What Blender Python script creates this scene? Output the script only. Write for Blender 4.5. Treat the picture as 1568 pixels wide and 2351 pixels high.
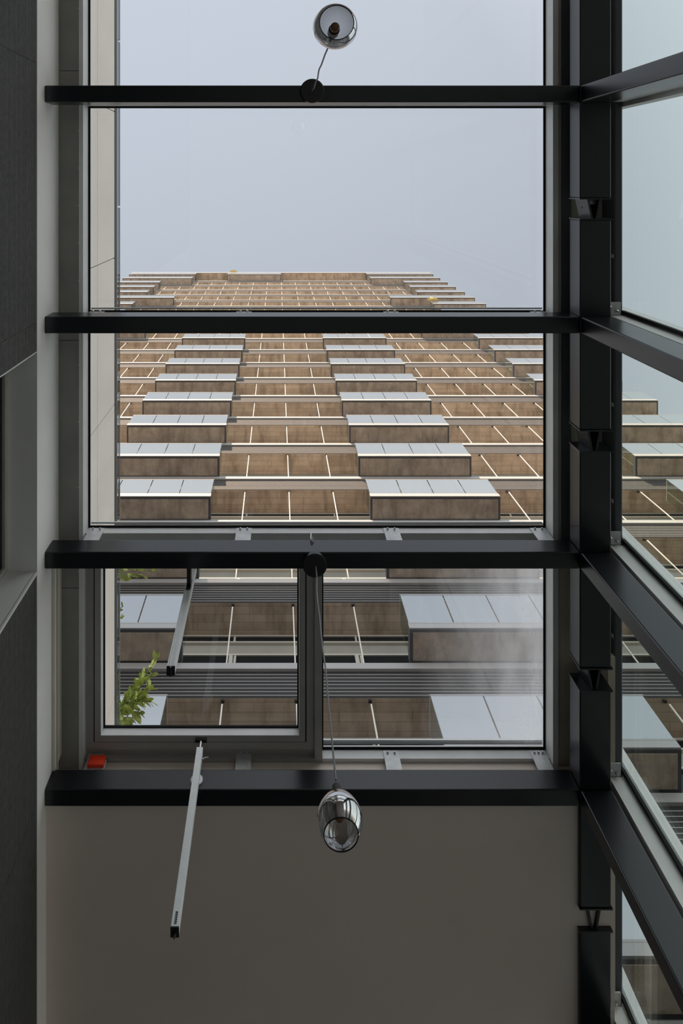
import bpy, math, random
from mathutils import Vector
random.seed(7)
for o in list(bpy.data.objects):
    bpy.data.objects.remove(o, do_unlink=True)
scene = bpy.context.scene
COL = scene.collection
CZ = 1.6                       # eye height: all heights below are given above the eye

# ------------------------------------------------------------------ camera
F, PX, PY, W, H = 1500.0, 638.0, 429.0, 1568.0, 2351.0
cam = bpy.data.cameras.new('camera')
co = bpy.data.objects.new('camera', cam); COL.objects.link(co)
cam.sensor_fit = 'HORIZONTAL'; cam.sensor_width = 36.0
cam.lens = 36.0 * F / W
cam.shift_x = (W / 2 - PX) / W
cam.shift_y = -(H / 2 - PY) / W
cam.clip_start = 0.05; cam.clip_end = 600
co.location = (0, 0, CZ)
co.rotation_euler = (math.pi, 0, 0)          # looks straight up, image top towards -Y
scene.camera = co

# ------------------------------------------------------------------ sky, sun, exposure
SUN_FROM = Vector((-0.37, -1.0, 0.90)).normalized()
world = bpy.data.worlds.new('sky'); scene.world = world
world.use_nodes = True
nt = world.node_tree; nt.nodes.clear()
out = nt.nodes.new('ShaderNodeOutputWorld'); bg = nt.nodes.new('ShaderNodeBackground')
tc = nt.nodes.new('ShaderNodeTexCoord')
dp = nt.nodes.new('ShaderNodeVectorMath'); dp.operation = 'DOT_PRODUCT'; dp.inputs[1].default_value = SUN_FROM
sx = nt.nodes.new('ShaderNodeSeparateXYZ')
nt.links.new(tc.outputs['Generated'], dp.inputs[0]); nt.links.new(tc.outputs['Generated'], sx.inputs[0])
hz = nt.nodes.new('ShaderNodeValToRGB')            # hazy sky: darker at the zenith, pale towards the horizon
hz.color_ramp.elements[0].position = 0.0; hz.color_ramp.elements[0].color = (1.42, 1.42, 1.42, 1)
hz.color_ramp.elements[1].position = 0.93; hz.color_ramp.elements[1].color = (0.362, 0.384, 0.434, 1)
nt.links.new(sx.outputs['Z'], hz.inputs['Fac'])
gm = nt.nodes.new('ShaderNodeMapRange'); gm.inputs['From Min'].default_value = 0.2; gm.inputs['From Max'].default_value = 1.0
gm.inputs['To Min'].default_value = 1.0; gm.inputs['To Max'].default_value = 1.62
nt.links.new(dp.outputs['Value'], gm.inputs['Value']); nt.links.new(gm.outputs[0], bg.inputs['Strength'])
nt.links.new(hz.outputs['Color'], bg.inputs['Color'])
nt.links.new(bg.outputs[0], out.inputs[0])
sl = bpy.data.lights.new('sun', 'SUN'); sl.energy = 8.5; sl.angle = math.radians(1.0); sl.color = (1.0, 0.74, 0.53)
so = bpy.data.objects.new('sun', sl); COL.objects.link(so)
so.rotation_euler = SUN_FROM.to_track_quat('Z', 'Y').to_euler(); so.location = (-10, -30, 60)
vs = scene.view_settings
vs.view_transform = 'Standard'; vs.look = 'None'; vs.gamma = 1.0; vs.use_curve_mapping = False
vs.exposure = 0.35

# ------------------------------------------------------------------ materials
def newmat(name):
    m = bpy.data.materials.new(name); m.use_nodes = True
    return m, m.node_tree, m.node_tree.nodes['Principled BSDF']
def plain(name, col, rough=0.5, metal=0.0, spec=0.5, var=0.0, scale=6.0, bump=0.0, rvar=0.0):
    m, t, b = newmat(name)
    b.inputs['Base Color'].default_value = (*col, 1); b.inputs['Roughness'].default_value = rough
    b.inputs['Metallic'].default_value = metal; b.inputs['Specular IOR Level'].default_value = spec
    if var or bump or rvar:
        g = t.nodes.new('ShaderNodeNewGeometry')
        n = t.nodes.new('ShaderNodeTexNoise'); n.inputs['Scale'].default_value = scale; n.inputs['Detail'].default_value = 6
        t.links.new(g.outputs['Position'], n.inputs['Vector'])
        if var:
            r = t.nodes.new('ShaderNodeValToRGB')
            r.color_ramp.elements[0].position = 0.3; r.color_ramp.elements[1].position = 0.7
            r.color_ramp.elements[0].color = (*[c * (1 - var) for c in col], 1)
            r.color_ramp.elements[1].color = (*[min(1, c * (1 + var)) for c in col], 1)
            t.links.new(n.outputs['Fac'], r.inputs['Fac']); t.links.new(r.outputs['Color'], b.inputs['Base Color'])
        if rvar:
            mr = t.nodes.new('ShaderNodeMapRange')
            mr.inputs['To Min'].default_value = rough - rvar; mr.inputs['To Max'].default_value = rough + rvar
            t.links.new(n.outputs['Fac'], mr.inputs['Value']); t.links.new(mr.outputs['Result'], b.inputs['Roughness'])
        if bump:
            n2 = t.nodes.new('ShaderNodeTexNoise'); n2.inputs['Scale'].default_value = scale * 14
            t.links.new(g.outputs['Position'], n2.inputs['Vector'])
            bp = t.nodes.new('ShaderNodeBump'); bp.inputs['Strength'].default_value = bump; bp.inputs['Distance'].default_value = 0.002
            t.links.new(n2.outputs['Fac'], bp.inputs['Height']); t.links.new(bp.outputs['Normal'], b.inputs['Normal'])
    return m
def concrete(name, dark, mid, light, boards):
    m, t, b = newmat(name)
    g = t.nodes.new('ShaderNodeNewGeometry')
    mp = t.nodes.new('ShaderNodeMapping')
    t.links.new(g.outputs['Position'], mp.inputs['Vector'])
    n = t.nodes.new('ShaderNodeTexNoise'); n.inputs['Scale'].default_value = 1.1 if boards else 2.2
    n.inputs['Detail'].default_value = 9; n.inputs['Roughness'].default_value = 0.68
    t.links.new(mp.outputs['Vector'], n.inputs['Vector'])
    r = t.nodes.new('ShaderNodeValToRGB'); e = r.color_ramp.elements
    e[0].position = 0.32; e[0].color = (*dark, 1); e[1].position = 0.68; e[1].color = (*light, 1)
    x = e.new(0.5); x.color = (*mid, 1)
    t.links.new(n.outputs['Fac'], r.inputs['Fac'])
    col = r.outputs['Color']
    # pits and water stains drawn out across the boards
    n2 = t.nodes.new('ShaderNodeTexNoise'); n2.inputs['Scale'].default_value = 11; n2.inputs['Detail'].default_value = 8; n2.inputs['Roughness'].default_value = 0.75
    t.links.new(mp.outputs['Vector'], n2.inputs['Vector'])
    ms = t.nodes.new('ShaderNodeMapping'); ms.inputs['Scale'].default_value = (3.2, 0.7, 1.0)
    t.links.new(g.outputs['Position'], ms.inputs['Vector'])
    n3 = t.nodes.new('ShaderNodeTexNoise'); n3.inputs['Scale'].default_value = 1.0; n3.inputs['Detail'].default_value = 7; n3.inputs['Roughness'].default_value = 0.6
    t.links.new(ms.outputs['Vector'], n3.inputs['Vector'])
    r3 = t.nodes.new('ShaderNodeValToRGB'); r3.color_ramp.elements[0].position = 0.36; r3.color_ramp.elements[0].color = (0.62, 0.60, 0.58, 1)
    r3.color_ramp.elements[1].position = 0.52; r3.color_ramp.elements[1].color = (1, 1, 1, 1)
    t.links.new(n3.outputs['Fac'], r3.inputs['Fac'])
    m0 = t.nodes.new('ShaderNodeMixRGB'); m0.blend_type = 'MULTIPLY'; m0.inputs['Fac'].default_value = 0.8
    t.links.new(col, m0.inputs['Color1']); t.links.new(r3.outputs['Color'], m0.inputs['Color2']); col = m0.outputs['Color']
    r2 = t.nodes.new('ShaderNodeValToRGB'); r2.color_ramp.elements[0].position = 0.30; r2.color_ramp.elements[0].color = (0.55, 0.52, 0.5, 1)
    r2.color_ramp.elements[1].position = 0.40; r2.color_ramp.elements[1].color = (1, 1, 1, 1)
    t.links.new(n2.outputs['Fac'], r2.inputs['Fac'])
    mx = t.nodes.new('ShaderNodeMixRGB'); mx.blend_type = 'MULTIPLY'; mx.inputs['Fac'].default_value = 0.75
    t.links.new(col, mx.inputs['Color1']); t.links.new(r2.outputs['Color'], mx.inputs['Color2']); col = mx.outputs['Color']
    if boards:
        br = t.nodes.new('ShaderNodeTexBrick')
        br.inputs['Scale'].default_value = 1.0; br.inputs['Brick Width'].default_value = 1.55; br.inputs['Row Height'].default_value = 0.205
        br.inputs['Mortar Size'].default_value = 0.009; br.inputs['Mortar Smooth'].default_value = 0.4
        br.inputs['Color1'].default_value = (1, 1, 1, 1); br.inputs['Color2'].default_value = (0.72, 0.71, 0.70, 1)
        br.inputs['Mortar'].default_value = (0.52, 0.49, 0.47, 1)
        vm = t.nodes.new('ShaderNodeVectorMath'); vm.operation = 'MULTIPLY_ADD'
        cb = t.nodes.new('ShaderNodeCombineXYZ'); sp = t.nodes.new('ShaderNodeSeparateXYZ')
        t.links.new(g.outputs['Position'], sp.inputs[0])
        ma = t.nodes.new('ShaderNodeMath'); ma.operation = 'MULTIPLY_ADD'; ma.inputs[1].default_value = 0.37
        t.links.new(sp.outputs['Z'], ma.inputs[0]); t.links.new(sp.outputs['X'], ma.inputs[2])
        t.links.new(ma.outputs[0], cb.inputs['X']); t.links.new(sp.outputs['Y'], cb.inputs['Y'])
        t.links.new(cb.outputs[0], br.inputs['Vector'])
        mx2 = t.nodes.new('ShaderNodeMixRGB'); mx2.blend_type = 'MULTIPLY'; mx2.inputs['Fac'].default_value = 0.8
        t.links.new(col, mx2.inputs['Color1']); t.links.new(br.outputs['Color'], mx2.inputs['Color2']); col = mx2.outputs['Color']
    t.links.new(col, b.inputs['Base Color']); b.inputs['Roughness'].default_value = 0.85
    bp = t.nodes.new('ShaderNodeBump'); bp.inputs['Strength'].default_value = 0.35; bp.inputs['Distance'].default_value = 0.01
    t.links.new(n2.outputs['Fac'], bp.inputs['Height']); t.links.new(bp.outputs['Normal'], b.inputs['Normal'])
    return m
def schlick(t, f0):                               # surface reflectance, the same from both sides of a thin pane
    lw = t.nodes.new('ShaderNodeLayerWeight'); lw.inputs['Blend'].default_value = 0.5
    pw = t.nodes.new('ShaderNodeMath'); pw.operation = 'POWER'; pw.inputs[1].default_value = 5.0
    t.links.new(lw.outputs['Facing'], pw.inputs[0])
    ma = t.nodes.new('ShaderNodeMath'); ma.operation = 'MULTIPLY_ADD'; ma.inputs[1].default_value = 1 - f0; ma.inputs[2].default_value = f0
    t.links.new(pw.outputs[0], ma.inputs[0])
    return lw, ma
def glass(name, tint, refl=1.0, film=0.0):
    m = bpy.data.materials.new(name); m.use_nodes = True
    t = m.node_tree; t.nodes.clear()
    o = t.nodes.new('ShaderNodeOutputMaterial')
    tr = t.nodes.new('ShaderNodeBsdfTransparent'); tr.inputs['Color'].default_value = (*tint, 1)
    gl = t.nodes.new('ShaderNodeBsdfGlossy'); gl.inputs['Roughness'].default_value = 0.0
    fr, ml = schlick(t, 0.045 * refl)
    mix = t.nodes.new('ShaderNodeMixShader')
    t.links.new(ml.outputs[0], mix.inputs['Fac'])
    t.links.new(tr.outputs[0], mix.inputs[1]); t.links.new(gl.outputs[0], mix.inputs[2])
    last = mix.outputs[0]
    if film:                                     # dried dirt on the pane, thicker in the corner by the eaves
        g = t.nodes.new('ShaderNodeNewGeometry'); sp = t.nodes.new('ShaderNodeSeparateXYZ')
        t.links.new(g.outputs['Position'], sp.inputs[0])
        mr = t.nodes.new('ShaderNodeMapRange'); mr.inputs['From Min'].default_value = 0.75; mr.inputs['From Max'].default_value = 1.47
        t.links.new(sp.outputs['X'], mr.inputs['Value'])
        mpn = t.nodes.new('ShaderNodeMapping'); mpn.inputs['Scale'].default_value = (5, 1.2, 1)
        t.links.new(g.outputs['Position'], mpn.inputs['Vector'])
        n = t.nodes.new('ShaderNodeTexNoise'); n.inputs['Scale'].default_value = 1.6; n.inputs['Detail'].default_value = 8; n.inputs['Roughness'].default_value = 0.7
        t.links.new(mpn.outputs[0], n.inputs['Vector'])
        p2 = t.nodes.new('ShaderNodeMath'); p2.operation = 'POWER'; p2.inputs[1].default_value = 1.4
        t.links.new(mr.outputs[0], p2.inputs[0])
        m2 = t.nodes.new('ShaderNodeMath'); m2.operation = 'MULTIPLY'
        t.links.new(p2.outputs[0], m2.inputs[0]); t.links.new(n.outputs['Fac'], m2.inputs[1])
        m3 = t.nodes.new('ShaderNodeMath'); m3.operation = 'MULTIPLY'; m3.inputs[1].default_value = film
        t.links.new(m2.outputs[0], m3.inputs[0])
        tl = t.nodes.new('ShaderNodeBsdfTranslucent'); tl.inputs['Color'].default_value = (0.85, 0.86, 0.86, 1)
        mf = t.nodes.new('ShaderNodeMixShader')
        t.links.new(m3.outputs[0], mf.inputs['Fac']); t.links.new(last, mf.inputs[1]); t.links.new(tl.outputs[0], mf.inputs[2])
        last = mf.outputs[0]
    t.links.new(last, o.inputs['Surface'])
    return m
def milk_glass(name):
    m = bpy.data.materials.new(name); m.use_nodes = True
    t = m.node_tree; t.nodes.clear()
    o = t.nodes.new('ShaderNodeOutputMaterial')
    df = t.nodes.new('ShaderNodeBsdfDiffuse'); df.inputs['Color'].default_value = (0.22, 0.275, 0.33, 1)
    tr = t.nodes.new('ShaderNodeBsdfTransparent'); tr.inputs['Color'].default_value = (0.85, 0.9, 0.9, 1)
    gl = t.nodes.new('ShaderNodeBsdfGlossy'); gl.inputs['Roughness'].default_value = 0.02
    a = t.nodes.new('ShaderNodeMixShader'); a.inputs['Fac'].default_value = 0.15
    t.links.new(df.outputs[0], a.inputs[1]); t.links.new(tr.outputs[0], a.inputs[2])
    fr, ml = schlick(t, 0.38)
    b = t.nodes.new('ShaderNodeMixShader'); t.links.new(ml.outputs[0], b.inputs['Fac'])
    t.links.new(a.outputs[0], b.inputs[1]); t.links.new(gl.outputs[0], b.inputs[2])
    t.links.new(b.outputs[0], o.inputs['Surface'])
    return m
def smoke_glass(name):
    m = bpy.data.materials.new(name); m.use_nodes = True
    t = m.node_tree; t.nodes.clear()
    o = t.nodes.new('ShaderNodeOutputMaterial')
    tcn = t.nodes.new('ShaderNodeTexCoord'); sp = t.nodes.new('ShaderNodeSeparateXYZ')
    t.links.new(tcn.outputs['Generated'], sp.inputs[0])
    r = t.nodes.new('ShaderNodeValToRGB')
    r.color_ramp.elements[0].position = 0.1; r.color_ramp.elements[0].color = (0.46, 0.445, 0.43, 1)
    r.color_ramp.elements[1].position = 0.9; r.color_ramp.elements[1].color = (0.86, 0.86, 0.87, 1)
    t.links.new(sp.outputs['Z'], r.inputs['Fac'])
    tr = t.nodes.new('ShaderNodeBsdfTransparent'); t.links.new(r.outputs['Color'], tr.inputs['Color'])
    gl = t.nodes.new('ShaderNodeBsdfGlossy'); gl.inputs['Roughness'].default_value = 0.0; gl.inputs['Color'].default_value = (0.9, 0.9, 0.92, 1)
    lw = t.nodes.new('ShaderNodeLayerWeight'); lw.inputs['Blend'].default_value = 0.45
    mr = t.nodes.new('ShaderNodeMapRange'); mr.inputs['To Min'].default_value = 0.42; mr.inputs['To Max'].default_value = 0.9
    t.links.new(lw.outputs['Facing'], mr.inputs['Value'])
    mix = t.nodes.new('ShaderNodeMixShader'); t.links.new(mr.outputs[0], mix.inputs['Fac'])
    t.links.new(tr.outputs[0], mix.inputs[1]); t.links.new(gl.outputs[0], mix.inputs[2])
    t.links.new(mix.outputs[0], o.inputs['Surface'])
    return m

M = dict(
    steel=plain('black_painted_steel', (0.0055, 0.0070, 0.0100), 0.29, 0, 0.58, var=0.2, scale=9, rvar=0.03),
    plaster=plain('light_plaster', (0.80, 0.80, 0.78), 0.9, var=0.04, scale=3, bump=0.15),
    ceil=plain('ceiling_plaster', (0.80, 0.70, 0.63), 0.95, var=0.03, scale=2, bump=0.1),
    reveal=plain('grey_paint', (0.58, 0.585, 0.565), 0.7, var=0.04, scale=3),
    rib=plain('charcoal_cladding', (0.10, 0.098, 0.097), 0.7, var=0.15, scale=30),
    panelgrey=plain('grey_sheet', (0.27, 0.26, 0.245), 0.6, var=0.14, scale=5),
    alu=plain('anodised_aluminium', (0.72, 0.73, 0.72), 0.45, 0.1, var=0.05, scale=8),
    alud=plain('bronze_aluminium', (0.40, 0.385, 0.365), 0.5, 0.1, var=0.06, scale=8),
    bracket=plain('galvanised_plate', (0.60, 0.61, 0.61), 0.4, 0.25, var=0.12, scale=25),
    bolt=plain('bolt_steel', (0.55, 0.55, 0.55), 0.25, 0.9),
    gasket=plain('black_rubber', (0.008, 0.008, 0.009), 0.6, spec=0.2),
    seal=plain('pale_cap', (0.72, 0.72, 0.72), 0.5),
    beige=plain('beige_panel', (0.68, 0.645, 0.58), 0.65, var=0.05, scale=2.5),
    tan=plain('tan_closure', (0.45, 0.41, 0.33), 0.8, var=0.08, scale=6),
    coping=plain('dark_coping', (0.05, 0.055, 0.06), 0.5),
    red=plain('red_plastic', (0.92, 0.055, 0.018), 0.35, var=0.06, scale=20),
    motor=plain('satin_aluminium', (0.86, 0.89, 0.90), 0.4, 0.0, var=0.04, scale=20),
    black=plain('black_plastic', (0.012, 0.012, 0.012), 0.4),
    white=plain('white_plastic', (0.8, 0.8, 0.8), 0.4),
    amber=plain('amber_bulb', (0.20, 0.10, 0.05), 0.15),
    cord=plain('dark_cord', (0.22, 0.22, 0.22), 0.5),
    floor=plain('grey_floor', (0.55, 0.53, 0.50), 0.5, var=0.06, scale=3),
    ground=plain('street_paving', (0.34, 0.33, 0.31), 0.9, var=0.15, scale=0.6),
    block=plain('pale_render', (0.5, 0.48, 0.45), 0.9, var=0.06, scale=0.8),
    soffit=concrete('board_marked_concrete', (0.44, 0.365, 0.295), (0.56, 0.465, 0.375), (0.66, 0.555, 0.45), True),
    bay=concrete('balcony_concrete', (0.31, 0.265, 0.225), (0.43, 0.37, 0.315), (0.54, 0.465, 0.39), False),
    trimd=plain('slate_trim', (0.07, 0.075, 0.085), 0.6),
    facade=plain('pale_aluminium', (0.35, 0.355, 0.365), 0.5, var=0.03, scale=2),
    slat=plain('louvre_aluminium', (0.34, 0.33, 0.325), 0.5),
    backing=plain('louvre_backing', (0.016, 0.017, 0.019), 0.7),
    rod=plain('cream_rod', (0.66, 0.63, 0.58), 0.5),
    core=plain('facade_panel', (0.30, 0.30, 0.27), 0.8, var=0.08, scale=1.5),
    frame=plain('window_frame_paint', (0.50, 0.49, 0.44), 0.6),
    darkpane=plain('dark_window_glass', (0.012, 0.014, 0.016), 0.06, spec=0.25),
    roof_glass=glass('roof_glass', (0.95, 0.965, 0.97)),
    dirty_glass=glass('dusty_glass', (0.95, 0.965, 0.97), 1.0, 0.65),
    green_glass=glass('green_tint_glass', (0.88, 0.93, 0.913)),
    rail_glass=glass('balustrade_glass', (0.84, 0.9, 0.87), 1.2),
    side_glass=glass('balcony_side_glass', (0.86, 0.92, 0.88)),
    milk=milk_glass('balcony_glass'),
    smoke=smoke_glass('smoked_mirror_glass'),
    leaf=plain('leaf_green', (0.44, 0.52, 0.13), 0.5, var=0.35, scale=25),
    stem=plain('stem_green', (0.12, 0.14, 0.04), 0.6),
    dry=plain('dry_plant', (0.55, 0.45, 0.18), 0.7, var=0.3, scale=9),
)

# ------------------------------------------------------------------ helpers
WL = {}                                          # world position of each object (no rotation on parents)
def place(o, loc, parent):
    loc = Vector(loc); WL[o] = loc
    if parent is not None:
        o.parent = parent; o.location = loc - WL[parent]
    else:
        o.location = loc
    COL.objects.link(o)
def tag(o, label=None, cat=None, group=None, kind=None):
    if label: o['label'] = label
    if cat: o['category'] = cat
    if group: o['group'] = group
    if kind: o['kind'] = kind
    return o
def thing(name, loc, label=None, cat=None, group=None, kind=None):
    o = bpy.data.objects.new(name, None); o.empty_display_size = 0.1
    place(o, (loc[0], loc[1], loc[2] + CZ), None)
    return tag(o, label, cat, group, kind)
class MB:
    """collects shapes; heights are above the eye"""
    def __init__(s): s.v = []; s.f = []; s.smooth = False
    def add(s, vs, fs):
        k = len(s.v); s.v += [Vector(p) for p in vs]; s.f += [tuple(i + k for i in f) for f in fs]; return s
    def box(s, x0, x1, y0, y1, z0, z1):
        return s.add([(x0,y0,z0),(x1,y0,z0),(x1,y1,z0),(x0,y1,z0),(x0,y0,z1),(x1,y0,z1),(x1,y1,z1),(x0,y1,z1)],
                     [(0,3,2,1),(4,5,6,7),(0,1,5,4),(1,2,6,5),(2,3,7,6),(3,0,4,7)])
    def ring(s, x0, x1, y0, y1, z0, z1, w):       # rectangular frame lying flat
        s.box(x0, x1, y0, y0 + w, z0, z1); s.box(x0, x1, y1 - w, y1, z0, z1)
        s.box(x0, x0 + w, y0 + w, y1 - w, z0, z1); return s.box(x1 - w, x1, y0 + w, y1 - w, z0, z1)
    def lathe(s, c, prof, n=32, cap0=True, cap1=True):   # prof: (r, z) about a vertical axis
        vs = []; fs = []
        for r, z in prof:
            for i in range(n):
                a = 2 * math.pi * i / n; vs.append((c[0] + r * math.cos(a), c[1] + r * math.sin(a), c[2] + z))
        for j in range(len(prof) - 1):
            for i in range(n):
                i2 = (i + 1) % n; fs.append((j*n+i, j*n+i2, (j+1)*n+i2, (j+1)*n+i))
        if cap0: fs.append(tuple(range(n))[::-1])
        if cap1: fs.append(tuple((len(prof)-1)*n + i for i in range(n)))
        return s.add(vs, fs)
    def tube(s, pts, r, n=8):
        pts = [Vector(p) for p in pts]; vs = []; fs = []
        for j, p in enumerate(pts):
            d = (pts[min(j+1, len(pts)-1)] - pts[max(j-1, 0)]).normalized()
            a = d.orthogonal().normalized() if abs(d.z) < 0.9 else Vector((1,0,0)).cross(d).normalized()
            b = d.cross(a).normalized()
            for i in range(n):
                t = 2*math.pi*i/n; vs.append(p + (a*math.cos(t) + b*math.sin(t))*r)
        for j in range(len(pts)-1):
            for i in range(n):
                i2 = (i+1) % n; fs.append((j*n+i, j*n+i2, (j+1)*n+i2, (j+1)*n+i))
        fs.append(tuple(range(n))[::-1]); fs.append(tuple((len(pts)-1)*n+i for i in range(n)))
        return s.add(vs, fs)
    def build(s, name, mat, parent=None, bevel=0.0, smooth=False):
        xs = [p.x for p in s.v]; ys = [p.y for p in s.v]; zs = [p.z for p in s.v]
        c = Vector(((min(xs)+max(xs))/2, (min(ys)+max(ys))/2, min(zs)))
        me = bpy.data.meshes.new(name)
        me.from_pydata([p - c for p in s.v], [], s.f); me.update()
        me.materials.append(mat)
        if smooth:
            for p in me.polygons: p.use_smooth = True
        o = bpy.data.objects.new(name, me)
        place(o, c + Vector((0, 0, CZ)), parent)
        if bevel:
            b = o.modifiers.new('bevel', 'BEVEL'); b.width = bevel; b.segments = 3; b.limit_method = 'ANGLE'; b.harden_normals = False
        return o
def clone(o, loc, parent):                        # same mesh, world position (height above the eye)
    c = o.copy(); 
    for k in list(c.keys()):
        if k in ('label', 'category', 'group'): del c[k]
    c.parent = None
    place(c, (loc[0], loc[1], loc[2] + CZ), parent); return c
_cache = {}
def boxpart(name, mat, parent, x0, x1, y0, y1, z0, z1, bevel=0):
    """a box part; equal boxes share their mesh"""
    key = (name, mat.name, round(x1-x0, 4), round(y1-y0, 4), round(z1-z0, 4), bevel)
    if key in _cache:
        return clone(_cache[key], ((x0+x1)/2, (y0+y1)/2, z0), parent)
    o = MB().box(x0, x1, y0, y1, z0, z1).build(name, mat, parent, bevel); _cache[key] = o; return o

# levels of the room
ZB0, ZB1 = 3.27, 3.386            # steel beams
ZF = 3.48                        # underside of the side frames
ZT = 3.522                       # underside of transoms
ZG = 3.585                       # roof glass
XL, XR = -1.038, 1.465           # glazed opening
XW = -1.168                      # left wall
BY = [-0.466, 0.692, 1.871, 3.060]
BW = 0.0425
EX0, EX1 = 1.511, 1.672          # edge beam and columns
XGL = 1.79                       # side glass
YN, YS = -3.0, 6.0               # ends of the room
FL = -CZ                         # floor

# ------------------------------------------------------------------ the setting
g = MB().box(-150, 150, -150, 150, FL - 0.5, FL - 0.12).build('ground', M['ground']); tag(g, 'grey street paving around the building', 'ground', kind='structure')
f = MB().box(-1.45, 1.95, YN, YS, FL - 0.12, FL).build('floor', M['floor']); tag(f, 'grey floor of the glass-roofed room', 'floor', kind='structure')
MB().box(-1.15, 1.50, 3.4, YS - .02, FL, FL + 0.012).build('dark_floor_sheet', M['rib'], f)  # unseen dark sheet added so the beam undersides reflect less light
OY0, OY1, OZ0, OZ1 = 0.801, 1.864, 1.0, 3.17      # window opening in the left wall
m = MB()
m.box(-1.50, XW - 0.008, YN, OY0, FL, OZ1); m.box(-1.50, XW - 0.008, OY1, YS, FL, OZ1)
m.box(-1.50, XW - 0.008, OY0, OY1, FL, OZ0)
wl = m.build('wall_left', M['reveal']); tag(wl, 'left wall with dark ribbed cladding and pale plaster band', 'wall', kind='structure')
MB().box(-1.50, XW, YN, YS, OZ1, 3.52).build('plaster_band', M['plaster'], wl)
def ribbed(y0, y1, z0, z1):
    p = 0.0112; k = int((z1 - z0) / p); vs = []; fs = []
    zz = z1
    prof = []
    for i in range(k):
        prof += [(0.0, zz), (0.006, zz - 0.0012), (0.006, zz - 0.0070), (0.0, zz - 0.0082)]; zz -= p
    for y in (y0, y1):
        for dx, z in prof: vs.append((XW - 0.008 + dx, y, z))
    n = len(prof)
    for i in range(n - 1): fs.append((i, i + 1, n + i + 1, n + i))
    return MB().add(vs, fs)
for y0, y1 in ((YN, -0.6), (-0.597, 0.655), (0.658, OY0), (OY1, 3.0), (3.003, YS)):
    ribbed(y0, y1, FL + 0.05, OZ1 - 0.002).build('cladding_panel', M['rib'], wl)
MB().box(XW - 0.01, XW + 0.002, OY0 - 0.004, OY0, OZ0, OZ1).build('edge_trim', M['alu'], wl)
MB().box(XW - 0.01, XW + 0.002, OY1, OY1 + 0.014, OZ0, OZ1).build('edge_trim', M['reveal'], wl)
MB().box(XW - 0.01, XW + 0.002, OY0, OY1, OZ0 - 0.02, OZ0).build('edge_trim', M['reveal'], wl)
w = thing('window_1', (-1.34, (OY0+OY1)/2, OZ0), 'dark window set deep in the ribbed left wall', 'window', kind='structure')
m = MB(); a, b, c, d = OY0, OY1, OZ0, OZ1
m.box(-1.326, -1.312, a, a+.03, c, d); m.box(-1.326, -1.312, b-.03, b, c, d); m.box(-1.326, -1.312, a+.03, b-.03, c, c+.03); m.box(-1.326, -1.312, a+.03, b-.03, d-.03, d)
m.build('frame', M['alud'], w)
MB().box(-1.332, -1.3265, a+.005, b-.005, c+.005, d-.001).build('pane', M['darkpane'], w)
# ceiling beyond the last beam and over the near end
m = MB(); m.box(XW, EX1 + 0.025, BY[3] + BW + 0.002, YS, 3.292, 3.57)
m.box(XW, EX1 + 0.13, YN, -1.69, 3.292, 3.57)
ce = m.build('ceiling', M['ceil']); tag(ce, 'plain taupe plaster ceiling beyond the last beam', 'ceiling', kind='structure')
o = MB().box(-1.5, 1.95, YN - 0.2, YN, FL, 3.57).build('wall_back', M['plaster']); tag(o, 'plain plaster wall at the near end', 'wall', kind='structure')
o = MB().box(-1.5, 1.95, YS, YS + 0.2, FL, 3.57).build('wall_front', M['rib']); tag(o, 'plain charcoal wall at the far end', 'wall', kind='structure')
# soffit strips beside the roof glass
t1 = thing('trim_1', (-1.1, 0.7, ZF), 'dark grey sheet strip between plaster wall and roof glass', 'trim', kind='structure')
for y0, y1 in ((-1.69, -0.62), (-0.617, 0.816), (0.819, 2.135), (2.138, BY[3] + BW)):
    MB().box(XW, XL - 0.023, y0, y1, ZF, 3.60).build('sheet', M['panelgrey'], t1)
m = MB()
for y in (-1.2, -0.95, -0.3, -0.1, 0.1, 0.3, 0.5, 0.95, 1.25, 1.6, 2.05):
    m.lathe((-1.062, y, ZF - 0.002), [(0.003, 0), (0.003, 0.003)], 8)
tag(m.build('rivets', M['alu'], t1), kind='stuff')
t2 = thing('trim_2', (-1.155, 2.5, 3.385), 'narrow beige cable duct along the plaster wall', 'trim', kind='structure')
MB().box(XW, XW + 0.016, 1.93, 3.02, 3.375, ZF).build('duct', M['beige'], t2)
MB().box(XW + 0.016, XW + 0.02, 1.93, 3.02, 3.40, 3.412).build('duct_lid', M['tan'], t2)
t3 = thing('trim_3', (1.6, 0.7, 3.50), 'tan closure boards above the edge beam', 'trim', kind='structure')
MB().box(1.562, XGL - 0.053, -1.69, 1.9, 3.50, 3.60).box(1.512, XGL - 0.053, 1.9, YS, 3.50, 3.60).build('board', M['tan'], t3)
MB().box(1.698, 1.735, 2.42, YS, 3.36, 3.50).build('board', M['tan'], t3)
t4 = thing('trim_4', (1.76, 0.7, 3.38), 'dark eaves tube between the edge beam and the side glass', 'trim', kind='structure')
MB().box(1.738, 1.786, -1.69, YS, 3.38, 3.60).build('eaves_tube', M['trimd'], t4, bevel=0.012)
m = MB()
for y in (0.35, 1.12, 1.62, 2.32, 3.5): m.box(1.733, 1.739, y, y + .018, 3.385, 3.40)
tag(m.build('clips', M['tan'], t4), kind='stuff')

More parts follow.
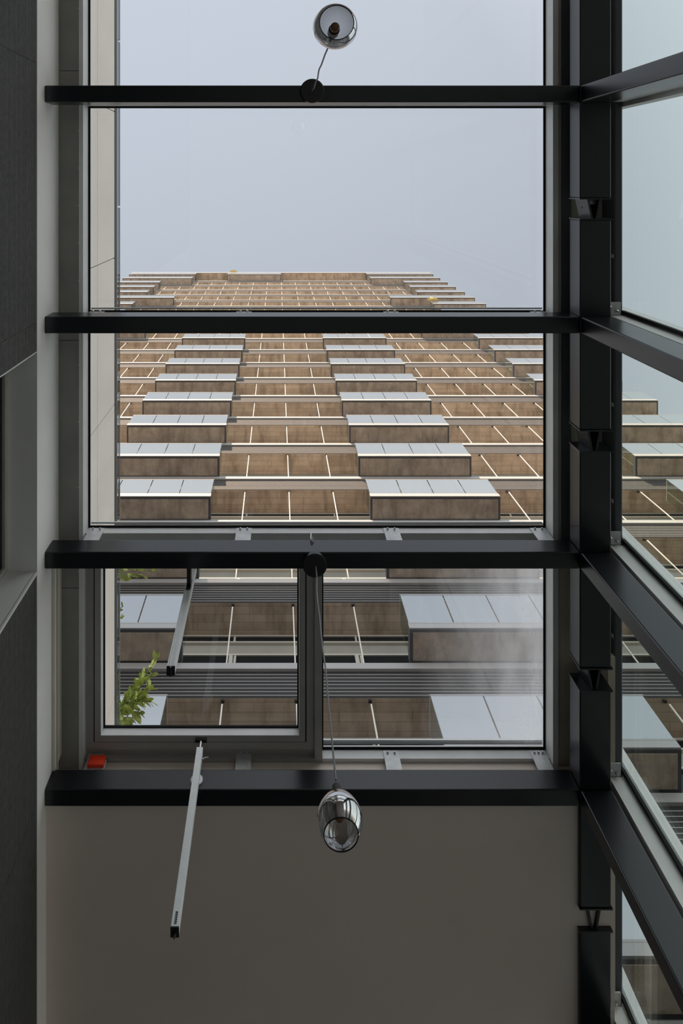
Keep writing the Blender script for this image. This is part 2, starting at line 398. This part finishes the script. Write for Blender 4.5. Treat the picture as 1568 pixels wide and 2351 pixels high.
# roof glazing -------------------------------------------------------------
def frame_sides(w, y0, y1):
    MB().box(XL - 0.022, XL, y0, y1, ZF, 3.605).build('side_frame', M['alu'], w)
    MB().box(XR, XR + 0.028, y0, y1, ZF, 3.605).build('side_frame', M['alu'], w)
    MB().box(XR + 0.029, XR + 0.046, y0, y1, ZF + 0.004, 3.605).build('outer_frame', M['alud'], w)
    MB().box(XR + 0.047, 1.560, y0, y1, ZF - 0.004, 3.605).build('eaves_board', M['trimd'], w)
def pane(w, x0, x1, y0, y1, mat, z=ZG):
    MB().ring(x0, x1, y0, y1, z - 0.008, z, 0.010).build('gasket', M['gasket'], w)
    MB().box(x0, x1, y0, y1, z, z + 0.012).build('pane', mat, w)
def cap_strip(w, x0, x1, y, d=0.021):
    MB().box(x0 + .01, x1 - .01, y - d, y - 0.012, ZG + 0.0125, ZG + 0.02).build('cap_strip', M['seal'], w)
TF = [BY[0] - 0.025, BY[1] - 0.006, BY[2] - 0.004, BY[3] + 0.022]      # near faces of the transoms
TW_ = 0.05
labels = ['clear roof pane nearest the edge, above the first beam', 'large clear roof pane showing mostly open sky', 'roof pane showing the sunlit middle floors of the tower']
for i in range(3):
    y0 = TF[i-1] + TW_ if i else -1.67; y1 = TF[i]
    w = thing('window_%d' % (i+2), (0.2, (y0+y1)/2, ZF), labels[i], 'window', kind='structure')
    frame_sides(w, y0, y1 + TW_)
    pane(w, XL, XR, y0, y1, M['roof_glass'])
    cap_strip(w, XL, XR, y1)
    MB().box(XL, XR, y1, y1 + 0.05, ZT, 3.605).build('transom', M['alu'], w)
# lowest bay: opening sash at the left, fixed pane at the right
y0, y1 = TF[2] + TW_, TF[3]
w = thing('window_5', (-0.42, (y0+y1)/2, ZT), 'opening roof light with a thick bronze sash', 'window', kind='structure')
ys = y1 - 0.036
MB().box(XL - 0.022, XL, y0, y1 + .05, ZF, 3.605).build('side_frame', M['alu'], w)
MB().box(XL, 0.197, ys, y1, 3.545, 3.605).build('sill_bar', M['alud'], w)
MB().ring(XL, 0.197, y0, ys - 0.002, 3.532, 3.605, 0.042).build('outer_frame', M['alud'], w)
MB().ring(XL + 0.0425, 0.197 - 0.0425, y0 + 0.0425, ys - 0.0445, 3.5345, 3.60, 0.006).build('sash_groove_dark', M['gasket'], w)  # black ring set into the gap to darken the groove around the sash
MB().box(XL + .001, 0.196, ys - .0015, ys + .0055, 3.540, 3.544).build('sill_groove_dark', M['gasket'], w)  # black strip standing in for shade in the groove at the sill bar
sa = MB().ring(XL + 0.049, 0.197 - 0.049, y0 + 0.049, ys - 0.051, 3.526, 3.60, 0.0295).build('sash', M['alud'], w)
MB().ring(XL + 0.079, 0.197 - 0.079, y0 + 0.079, ys - 0.081, 3.5275, 3.58, 0.004).build('glazing_bead', M['alu'], sa)
MB().ring(XL + 0.083, 0.197 - 0.083, y0 + 0.083, ys - 0.085, ZG - 0.01, ZG, 0.008).build('gasket', M['gasket'], sa)
MB().box(XL + 0.083, 0.197 - 0.083, y0 + 0.083, ys - 0.085, ZG, ZG + 0.012).build('pane', M['roof_glass'], sa)
MB().box(XL, 0.24, y1, y1 + 0.05, ZT, 3.605).build('transom', M['alud'], w)
w = thing('window_6', (0.85, (y0+y1)/2, ZF), 'dusty fixed roof pane beside the opening sash', 'window', kind='structure')
MB().box(0.198, 0.238, y0, y1, 3.515, 3.605).build('mullion', M['alud'], w)
MB().box(XR, XR + 0.028, y0, y1 + .05, ZF, 3.605).build('side_frame', M['alu'], w)
MB().box(XR + 0.028, XR + 0.046, y0, y1 + .05, ZF + 0.02, 3.605).build('outer_frame', M['alud'], w)
pane(w, 0.239, XR, y0, y1, M['dirty_glass']); cap_strip(w, 0.239, XR, y1, 0.036)
MB().box(0.241, XR, y1, y1 + 0.05, ZT, 3.605).build('transom', M['alu'], w)

# side glazing -------------------------------------------------------------
ce_y = BY + [BY[3] + 1.177, BY[3] + 2.354]
names = ['side glass pane nearest the top edge', 'side glass pane beside the first gap, showing sky', 'side glass pane showing the upper corner balconies',
         'side glass pane between second and third columns', 'side glass pane below the lowest column']
prev = -1.69
for i, yc in enumerate(BY + [BY[3] + 1.177]):
    y0 = prev + 0.05; y1 = yc - 0.05
    w = thing('window_%d' % (i+7), (XGL, (y0+y1)/2, FL), names[i], 'window', kind='structure')
    MB().box(XGL, XGL + 0.014, y0, y1, FL, 3.59).build('pane', M['green_glass'], w)
    MB().box(XGL - 0.016, XGL, y1 - .004, y1 + 0.014, FL, 3.375).build('gasket', M['gasket'], w)
    MB().box(XGL, XGL + 0.06, y1, y1 + 0.045, FL, 3.60).build('outer_mullion', M['alu'], w)
    MB().box(XGL, XGL + 0.06, y0 - 0.045, y0, FL, 3.60).build('outer_mullion', M['alu'], w)
    MB().box(1.70, XGL - 0.017, y1 + 0.018, y1 + 0.08, FL, 3.352).build('inner_mullion', M['alu'], w)
    prev = yc

# ------------------------------------------------------------------ steel frames
gaps = [(-1.14, -1.06), (0.063, 0.159), (1.223, 1.321), (2.415, 2.52), (3.617, 3.723), (4.80, 4.90)]
flab = ['black steel frame carrying the upper pendant lamp', 'black steel frame without a lamp, second from the top',
        'black steel frame carrying the lower pendant lamp, beside the drive bar', 'black steel frame against the taupe ceiling, under the red cap',
        'black steel frame whose edge beam runs out at the bottom of the ceiling']
def bolt(m, x, y, z, r=0.0065):                   # hexagon bolt head pointing to -Y
    vs = []; n = 6
    for yy, rr in ((y, r), (y - 0.007, r), (y - 0.011, r * 0.55)):
        for i in range(n):
            a = math.pi * 2 * i / n; vs.append((x + rr*math.cos(a), yy, z + rr*math.sin(a)))
    fs = [tuple(range(12, 18))]
    for j in (0, 1):
        for i in range(n): fs.append((j*n+i, j*n+(i+1) % n, (j+1)*n+(i+1) % n, (j+1)*n+i))
    return m.add(vs, fs)
BOLT = None
for i, yc in enumerate(BY + [BY[3] + 1.177]):
    fr = thing('steel_frame', (1.59, yc, FL), flab[i], 'steel frame', 'black steel frames under the roof glass')
    if i < 4: MB().box(XW, EX0 - 0.001, yc - BW, yc + BW, ZB0, ZB1).build('cross_beam', M['steel'], fr, bevel=0.006)
    MB().box(EX0 + .004, EX1, yc - BW, yc + BW, FL, ZB0 - 0.001).build('column', M['steel'], fr, bevel=0.007)
    ey0 = gaps[i][1]; ey1 = gaps[i+1][0]
    MB().box(EX0, EX1 - .004, ey0 + .007, ey1 - .007, ZB0, ZB1).build('edge_beam', M['steel'], fr, bevel=0.006)
    for yy in (ey0, ey1 - 0.007):
        boxpart('end_plate', M['steel'], fr, EX0 - 0.002, EX1 + 0.003, yy, yy + 0.007, ZB0 - 0.004, ZB1 + 0.002)
    # splice in the gap: two slanting plates and a bolt
    gy0, gy1 = gaps[i+1]
    m = MB()
    for xa, xb in ((1.555, 1.575), (1.615, 1.597)):
        m.add([(xa-.005, gy0, 3.275), (xa+.005, gy0, 3.275), (xb+.005, gy1, 3.275), (xb-.005, gy1, 3.275),
               (xa-.022, gy0, 3.37), (xa-.012, gy0, 3.37), (xb-.012, gy1, 3.37), (xb-.022, gy1, 3.37)],
              [(0,3,2,1),(4,5,6,7),(0,1,5,4),(1,2,6,5),(2,3,7,6),(3,0,4,7)])
    m.box(1.548, 1.58, gy0 + .02, gy0 + .045, 3.325, 3.35)
    m.build('splice_plate', M['steel'], fr)
    pl = boxpart('base_plate', M['bracket'], fr, EX1 + 0.004, 1.760, yc - 0.100, yc - 0.034, 3.353, 3.360)
    for (bx, by) in ((1.70, yc - 0.075), (1.735, yc - 0.055)):
        key = 'nut'
        mb = MB().lathe((bx, by, 3.335), [(0.005, 0), (0.009, 0.004), (0.009, 0.018)], 6)
        mb.build('nut', M['bolt'], pl)
    for j, bx in enumerate(() if i == 4 else (-0.985, -0.185, 0.615, 1.415)):
        w2 = 0.0415
        br = boxpart('glazing_bracket', M['bracket'], fr, bx - w2, bx + w2, TF[i] - 0.006, TF[i] - 0.0005, ZB1, ZT + 0.043)
        for sx_ in ((-0.019, 0.019) if not (i == 3 and j == 3) else (-0.022, 0, 0.022)):
            if BOLT is None:
                BOLT = bolt(MB(), bx + sx_, TF[i] - 0.006, ZT + 0.026, 0.006).build('bolt', M['bolt'], br)
            else:
                clone(BOLT, (bx + sx_, TF[i] - 0.0115, ZT + 0.026 - 0.0052), br)
# red cap
rc = thing('bracket_cap', (-0.965, 3.06, 3.45), 'bright red plastic box cap on the lowest beam by the wall', 'cap')
MB().box(-1.008, -0.922, 3.052, 3.074, 3.452, 3.512).build('cover', M['red'], rc, bevel=0.003)
MB().box(-0.995, -0.918, 3.0742, 3.0755, 3.45, 3.505).build('back_plate', M['white'], rc)

# ------------------------------------------------------------------ pendant lamps
def pendant(x, y, label):
    t = thing('pendant_lamp', (x, y, 1.9), label, 'lamp', 'smoked glass pendant lamps')
    MB().lathe((x, y, 3.247), [(0.055, 0), (0.060, 0.003), (0.060, 0.022)], 40).build('canopy', M['black'], t)
    pts = []
    for k in range(13):
        s = k / 12; z = 3.247 + (2.075 - 3.247) * s
        wob = 0.004 * math.sin(s * 9 + y) * (1 - s) + 0.003 * math.sin(s * 23) * (1 - s)
        pts.append((x + wob, y + wob * .5, z))
    MB().tube(pts, 0.0032, 8).build('cord', M['cord'], t)
    MB().lathe((x, y, 2.024), [(0.0145, 0), (0.0145, 0.026), (0.011, 0.034), (0.005, 0.040)], 24).build('cap', M['black'], t, smooth=False)
    prof = []
    z0, z1 = 1.900, 2.030
    for k in range(25):
        u = k / 24
        # egg profile: rim radius .050, widest .0675 at about 45 % of the height, narrow at the cap
        z = z0 + (z1 - z0) * u
        tt = (u - 0.40) / (0.60 if u > 0.40 else 0.62)
        r = 0.0675 * max(0.0, 1 - abs(tt) ** 1.6) ** 0.75 if u > 0.40 else 0.0675 * math.sqrt(1 - (0.672 * (0.40 - u) / 0.40) ** 2)
        prof.append((max(r, 0.013), z - z0))
    sh = MB().lathe((x, y, z0), prof, 64, False, False).build('shade', M['smoke'], t, smooth=True)
    n = 64; m = MB(); vs = []; fs = []
    for i in range(n):
        a = 2*math.pi*i/n
        for dr, dz in ((-0.0012, -.001), (0.0012, -.001), (0.0012, 0.0015), (-0.0012, 0.0015)):
            r = 0.0500 + dr; vs.append((x + r*math.cos(a), y + r*math.sin(a), z0 + dz))
    for i in range(n):
        for j in range(4):
            fs.append((i*4+j, i*4+(j+1) % 4, ((i+1) % n)*4+(j+1) % 4, ((i+1) % n)*4+j))
    m.add(vs, fs).build('rim', M['gasket'], sh)
    MB().lathe((x, y, 1.985), [(0.017, 0), (0.017, 0.045)], 24).build('socket', M['black'], t)
    MB().lathe((x, y, 1.945), [(0.004, -0.002), (0.010, 0.0), (0.0138, 0.006), (0.0138, 0.040)], 24).build('bulb', M['amber'], t, smooth=True)
    return t
p1 = pendant(0.171, -0.478, 'smoked glass pendant lamp seen against the open sky')
p2 = pendant(0.184, 1.884, 'mirrored glass pendant lamp hanging below the lowest beam')
MB().tube([(0.172, 1.815, 3.36), (0.170, 1.818, 3.385), (0.172, 1.822, 3.41), (0.176, 1.825, 3.45)], 0.003).build('cable_tail', M['white'], p2)
MB().tube([(0.174, 1.822, 3.35), (0.182, 1.820, 3.37), (0.178, 1.82, 3.395)], 0.003).build('cable_loop', M['cord'], p2)

# ------------------------------------------------------------------ window drives
def drive(name, x, y, z0, z1, label, grooves):
    w, d = 0.0335, 0.040
    t = thing(name, (x, y, z0), label, 'window opener', 'window opener bars')
    if grooves:
        m = MB()
        m.box(x - w/2, x + w/2, y + 0.004, y + d, z0 + .004, z1)
        for a, b in ((-0.5, -0.34), (-0.24, -0.06), (0.06, 0.16), (0.26, 0.5)):
            m.box(x + a*w, x + b*w, y, y + 0.004, z0 + .004, z1)
        m.build('housing', M['motor'], t)
        MB().box(x - w/2 - .001, x - 0.004, y, y + d, z0, z0 + 0.0035).box(x + 0.004, x + w/2 + .001, y, y + d, z0, z0 + 0.0035).build('end_cap', M['black'], t)
        MB().tube([(x, y + 0.002, z0 - 0.002), (x, y + 0.022, z0 - 0.003), (x, y + 0.040, z0 - 0.002)], 0.004).build('cable_entry', M['black'], t)
    else:
        MB().box(x - w/2, x + w/2, y, y + d, z0 + .004, z1).build('housing', M['motor'], t, bevel=0.002)
        MB().box(x - w/2 - .0005, x + w/2 + .0005, y - .0005, y + d + .0005, z0, z0 + 0.004).build('end_cap', M['black'], t)
        MB().lathe((x, y + .024, z0 - 0.018), [(0.003, 0), (0.004, 0.006), (0.007, 0.010), (0.007, 0.018)], 12).build('cable_entry', M['black'], t)
        # maker's plate with its small dark lettering band
        lp = MB().box(x - 0.005, x + 0.005, y - 0.0006, y, z0 + 0.012, z0 + 0.058).build('name_plate', M['black'], t)
        m = MB()
        for k in range(5):
            zz = z0 + 0.016 + k * 0.0082
            m.box(x - 0.003, x + 0.003, y - 0.001, y - 0.0006, zz, zz + 0.0012)
            m.box(x - 0.003, x - 0.0018, y - 0.001, y - 0.0006, zz, zz + 0.005)
        m.build('lettering', M['motor'], lp)
    return t
d1 = drive('window_opener', -0.452, 2.022, 2.755, 3.50, 'grooved aluminium window opener bar hanging in front of the sash glass', True)
d2 = drive('window_opener', -0.414, 2.970, 2.62, 3.465, 'smooth aluminium window opener bar hanging across the lowest beam and ceiling', False)
MB().box(-0.46, -0.44, BY[2] + BW + 0.002, 2.022, 3.30, 3.34).build('mounting_arm', M['black'], d1)
MB().box(-0.464, -0.440, 2.018, 2.066, 3.28, 3.36).build('clamp', M['black'], d1)
m = MB(); vs = []; fs = []
for yy in (3.0105, 3.0172):
    for i in range(24):
        a = 2*math.pi*i/24; vs.append((-0.413 + 0.031*math.cos(a), yy, 3.320 + 0.031*math.sin(a)))
fs = [tuple(range(24)), tuple(range(24, 48))[::-1]] + [(i, (i+1) % 24, 24+(i+1) % 24, 24+i) for i in range(24)]
m.add(vs, fs).build('mounting_disc', M['white'], d2)
MB().tube([(-0.414, 2.99, 3.462), (-0.414, 2.985, 3.50), (-0.414, 2.98, 3.526)], 0.006).build('push_rod', M['bolt'], d2)
MB().box(-0.445, -0.383, 2.972, 2.99, 3.514, 3.5265).build('sash_bracket', M['black'], d2)
MB().tube([(-0.396, 2.995, 3.42), (-0.38, 3.0, 3.435), (-0.365, 3.0, 3.437)], 0.002).build('cable', M['white'], d2)

# ------------------------------------------------------------------ apartment tower
FH, Z0 = 3.15, 11.79
def Zn(n): return Z0 + FH * n
TW = thing('apartment_tower', (0.4, 13, FL - .12), 'tall concrete apartment tower with stacked glass-fronted balconies', 'building')
TX0, TX1 = -16.9, 17.55
RODX = [0.39 + 1.55 * k for k in range(-11, 12)]
BAY_A, BAY_B = (-6.33, -2.17), (2.98, 7.17)
def bays(n):
    L_s, L_l, R_s, R_l = (-17.0, -12.4), (-17.0, -9.38), (13.25, 17.75), (10.15, 17.75)
    if n == 20: return [(L_l, 1), ((-5.8, 0.35), 1), (R_l, 1)]
    if n in (19, 15): return [(L_l, 1), (R_l, 1)]
    if n == 11: return [(L_l, 1), (R_l, 6)]
    if n >= 11: return [(L_s, 1), (R_s, 1)]
    return [(L_s, 1), (BAY_A, 4), (BAY_B, 4), (R_s, 4)]
core = MB().box(TX0, TX1, 11.60, 24, FL - .12, Zn(20) + 1.2).build('core', M['core'], TW)
N0 = -3
for n in range(N0, 21):
    z = Zn(n)
    fl = boxpart('floor_slab', M['soffit'], TW, TX0, TX1, 10.78, 11.599, z - 1.17, z - 0.26)
    boxpart('louvre_backing', M['backing'], fl, TX0, TX1, 10.768, 10.779, z - 1.165, z - 0.432)
    boxpart('ledge', M['facade'], fl, TX0, TX1, 10.70, 10.80, z - 0.43, z - 0.255)
    for k in range(7):
        zs = z - 1.12 + k * 0.098
        boxpart('slat', M['slat'], fl, TX0, TX1, 10.760, 10.767, zs, zs + 0.015)
    bl = bays(n)
    if n < 20:
        m = MB()
        for x in RODX:
            if any(a[0] - 0.1 < x < a[1] + 0.1 for a, _ in bl): continue
            if any(a[0] - 0.1 < x < a[1] + 0.1 for a, _ in bays(n+1)) and n >= 19: pass
            boxpart('rod', M['rod'], fl, x - 0.0155, x + 0.0155, 10.748, 10.775, z - 0.255, z + FH - 1.36)
            m.box(x - 0.035, x + 0.035, 10.79, 10.85, z + FH - 1.215, z + FH - 1.171)
        tag(m.build('rod_brackets', M['backing'], fl), kind='stuff')
    if n <= 3:                                     # windows of the recessed wall that show from below
        zt = z + FH - 1.17
        k = -11
        while 0.39 + 1.55 * k < TX1 - 3.2:
            x0 = 0.39 + 1.55 * k; x1 = x0 + 3.1; k += 2
            if x0 < TX0: continue
            wn = MB()
            for (za, zb, ya) in ((zt - 0.12, zt - 0.08, 11.55), (zt - 0.385, zt - 0.34, 11.53), (zt - 0.80, zt - 0.755, 11.55)):
                wn.box(x0, x1, ya, 11.599, za, zb)
            wn.box(x0 - .045, x0 + .045, 11.54, 11.599, z - .25, zt - .80); wn.box(x0 + .08, x0 + .13, 11.56, 11.599, z - .25, zt - .80)
            wn.box(x0 + .03, x0 + .08, 11.56, 11.599, zt - .34, zt - .12)
            fo = wn.build('window', M['frame'], fl)
            boxpart('pane', M['darkpane'], fo, x0 + .14, x1 - .05, 11.58, 11.599, z - .25, zt - .80)
            boxpart('upper_pane', M['darkpane'], fo, x0 + .09, x1 + .02, 11.58, 11.599, zt - .34, zt - .12)
    for (x0, x1), k in bl:
        bo = boxpart('balcony', M['bay'], TW, x0 + 0.07, x1 - 0.07, 10.07, 10.70, z - 0.19, z - 0.01)
        zt = 1.03 if n < 20 else 1.0
        m = MB().box(x0, x0 + .069, 10.0, 10.78, z - .18, z).box(x1 - .069, x1, 10.0, 10.78, z - .18, z)
        m.box(x0 + .069, x1 - .069, 10.0, 10.069, z - .18, z).box(x0 + .07, x1 - .07, 10.702, 10.78, z - .18, z)
        m.build('edge_trim', M['trimd'], bo)
        boxpart('fascia', M['facade'], bo, x0 - .004, x1 + .004, 9.975, 9.999, z - .165, z - .012)
        boxpart('glass_channel', M['facade'], bo, x0 - .004, x1 + .004, 9.972, 9.999, z - .012, z + .02)
        wpan = (x1 - x0) / k
        for q in range(k):
            boxpart('glass_panel', M['milk'], bo, x0 + q*wpan + 0.015, x0 + (q+1)*wpan - 0.015, 9.985, 9.998, z + .021, z + zt)
        boxpart('side_glass', M['side_glass'], bo, x0, x0 + .014, 10.0, 10.70, z + .005, z + zt)
        boxpart('side_glass', M['side_glass'], bo, x1 - .014, x1, 10.0, 10.70, z + .005, z + zt)
        if n <= 6:
            for xe in (x0, x1 - .014): boxpart('side_rail', M['rod'], bo, xe, xe + .014, 10.012, 10.70, z + zt, z + zt + .012)
        boxpart('rail', M['facade'], bo, x0, x1, 9.98, 10.01, z + zt, z + zt + .03)
zr = Zn(20) + 1.05
MB().box(TX0 - .1, TX1 + .2, 10.0, 24, zr, zr + .3).build('roof_slab', M['soffit'], TW)
MB().box(TX0 - .1, TX1 + .2, 9.96, 10.0, zr - .02, zr + .36).build('roof_fascia', M['facade'], TW)

# unseen block added to keep the lower floors and the glass roof in shade (behind the viewer)
bk = thing('shade_block', (-27, -70, FL - .12), 'unseen pale block added behind the viewer to shade the lower floors', 'building')
MB().box(-48, -6, -80, -60.2, FL - .12, 82.3).build('body', M['block'], bk)
for k in range(25):
    boxpart('window_band', M['darkpane'], bk, -47, -7, -60.2, -60.1, 1.2 + 3.2*k, 2.8 + 3.2*k)

# ------------------------------------------------------------------ terrace parapet at the left
tp = thing('terrace_parapet', (-1.2, 1.5, 3.605), 'beige panelled terrace parapet with dark coping and glass balustrade', 'parapet')
for z0, z1 in ((3.606, 4.164), (4.168, 4.60)):
    for k in range(-4, 6):
        ya = 0.5 + 1.03 * k
        boxpart('panel', M['beige'], tp, -1.172, -1.15, ya + .003, ya + 1.027, z0, z1)
MB().box(-5, -1.173, -3.62, 6.6, 3.606, 4.59).build('terrace_body', M['trimd'], tp)
MB().box(-1.26, -1.145, -3.62, 6.6, 4.60, 4.66).build('coping', M['coping'], tp)
for k in range(-3, 5):
    ya = 0.15 + 1.25 * k
    gp = boxpart('balustrade_pane', M['rail_glass'], tp, -1.206, -1.194, ya + .006, ya + 1.244, 4.66, 4.935)
    boxpart('pane_edge', M['facade'], gp, -1.207, -1.193, ya + .006, ya + 1.244, 4.935, 4.941)

# ------------------------------------------------------------------ plants leaning over the parapet
def leaf_mesh():
    n = 5; vs = []; fs = []
    for i in range(n + 1):
        u = i / n; w = 0.0118 * math.sin(math.pi * min(1, u * 0.93 + 0.07)) ** 0.8
        bend = -0.012 * u * u
        vs += [(u * 0.062, -w, bend + 0.003), (u * 0.062, 0, bend), (u * 0.062, w, bend + 0.003)]
    for i in range(n):
        a = i * 3; fs += [(a, a+3, a+4, a+1), (a+1, a+4, a+5, a+2)]
    me = bpy.data.meshes.new('leaf'); me.from_pydata(vs, [], fs); me.materials.append(M['leaf'])
    for p in me.polygons: p.use_smooth = True
    return me
LEAF = leaf_mesh()
def plant(label, base, stems, per, seed, spread, size=1.0):
    r = random.Random(seed)
    t = thing('leafy_shrub', base, label, 'plant', 'shrubs on the terrace')
    for (tip, mid) in stems:
        b = Vector(base); mv = Vector(mid); tv = Vector(tip); pts = []
        for i in range(9):
            s = i / 8; pts.append(b*(1-s)**2 + mv*2*s*(1-s) + tv*s*s)
        MB().tube(pts, 0.0025, 6).build('stem', M['stem'], t)
        for k in range(per):
            s = 0.42 + 0.58 * (k + r.random()*.6) / per; s = min(s, 1)
            p = b*(1-s)**2 + mv*2*s*(1-s) + tv*s*s
            d = (tv - mv).normalized() + Vector((r.uniform(-1, 1), r.uniform(-1, 1), r.uniform(-1, 1))) * spread
            o = bpy.data.objects.new('leaf', LEAF)
            place(o, p + Vector((0, 0, CZ)), t)
            q = d.normalized().to_track_quat('X', 'Z'); e = q.to_euler(); e.x += r.uniform(-.8, .8)
            o.rotation_euler = e; sc = size * r.uniform(0.7, 1.15); o.scale = (sc, sc * 1.05, sc)
    return t
def P(px, py, z): return ((px - PX) * z / F, (py - PY) * z / F, z)
st = [(P(362, 1510, 5.2), P(300, 1600, 5.3)), (P(352, 1545, 5.15), P(300, 1600, 5.2)), (P(346, 1578, 5.15), P(288, 1612, 5.2)),
      (P(334, 1605, 5.15), P(284, 1622, 5.2)), (P(312, 1650, 5.15), P(274, 1635, 5.2)), (P(292, 1692, 5.1), P(266, 1655, 5.2)),
      (P(325, 1556, 5.25), P(290, 1615, 5.25)), (P(300, 1590, 5.2), P(272, 1625, 5.2)), (P(345, 1612, 5.1), P(290, 1600, 5.2)), (P(322, 1640, 5.1), P(285, 1615, 5.2)),
      (P(300, 1670, 5.1), P(275, 1640, 5.2)), (P(310, 1600, 5.15), P(280, 1610, 5.2))]
plant('bushy green shrub leaning over the parapet in front of the tower', (-1.36, 4.02, 4.70), st, 17, 3, 0.85, 1.35)
plant('green sprig on the parapet just below the third beam', (-1.36, 3.02, 4.70),
      [(P(350, 1312, 5.1), P(290, 1290, 5.2)), (P(330, 1325, 5.1), P(280, 1300, 5.2)), (P(312, 1300, 5.1), P(272, 1290, 5.2))], 11, 5, 0.6, 0.95)
plant('small dark green sprig behind the balustrade glass', (-1.36, 3.36, 4.70),
      [(P(283, 1392, 5.1), P(262, 1400, 5.2)), (P(281, 1420, 5.1), P(262, 1410, 5.2))], 6, 9, 0.8, 0.8)
def tuft(label, base, r0, h, seed):
    r = random.Random(seed); t = thing('balcony_plant', base, label, 'plant')
    m = MB()
    for k in range(60):
        a = r.uniform(0, 6.28); el = r.uniform(0.2, 1.5); L = r.uniform(.5, 1)
        d = Vector((math.cos(a)*math.cos(el)*r0, math.sin(a)*math.cos(el)*r0*.5, math.sin(el)*h)) * L
        b = Vector(base); s = Vector((-math.sin(a), math.cos(a), .3)).normalized() * 0.09
        e = b + d
        m.add([b*.4 + e*.6 - s, b*.4 + e*.6 + s, e + s*.6, e - s*.6], [(0, 1, 2, 3)])
        m.add([b, b + s*.3, e], [(0, 1, 2)])
    m.build('foliage', M['dry'], t)
zq = Zn(14) + .0
tuft('dry yellow plant on an upper corner balcony', (13.6, 9.82, Zn(14) + 1.06), 0.55, 0.9, 4)
tuft('small dry plant on the roof edge of the tower', (-5.15, 9.93, zr + .36), 0.55, 0.5, 6)
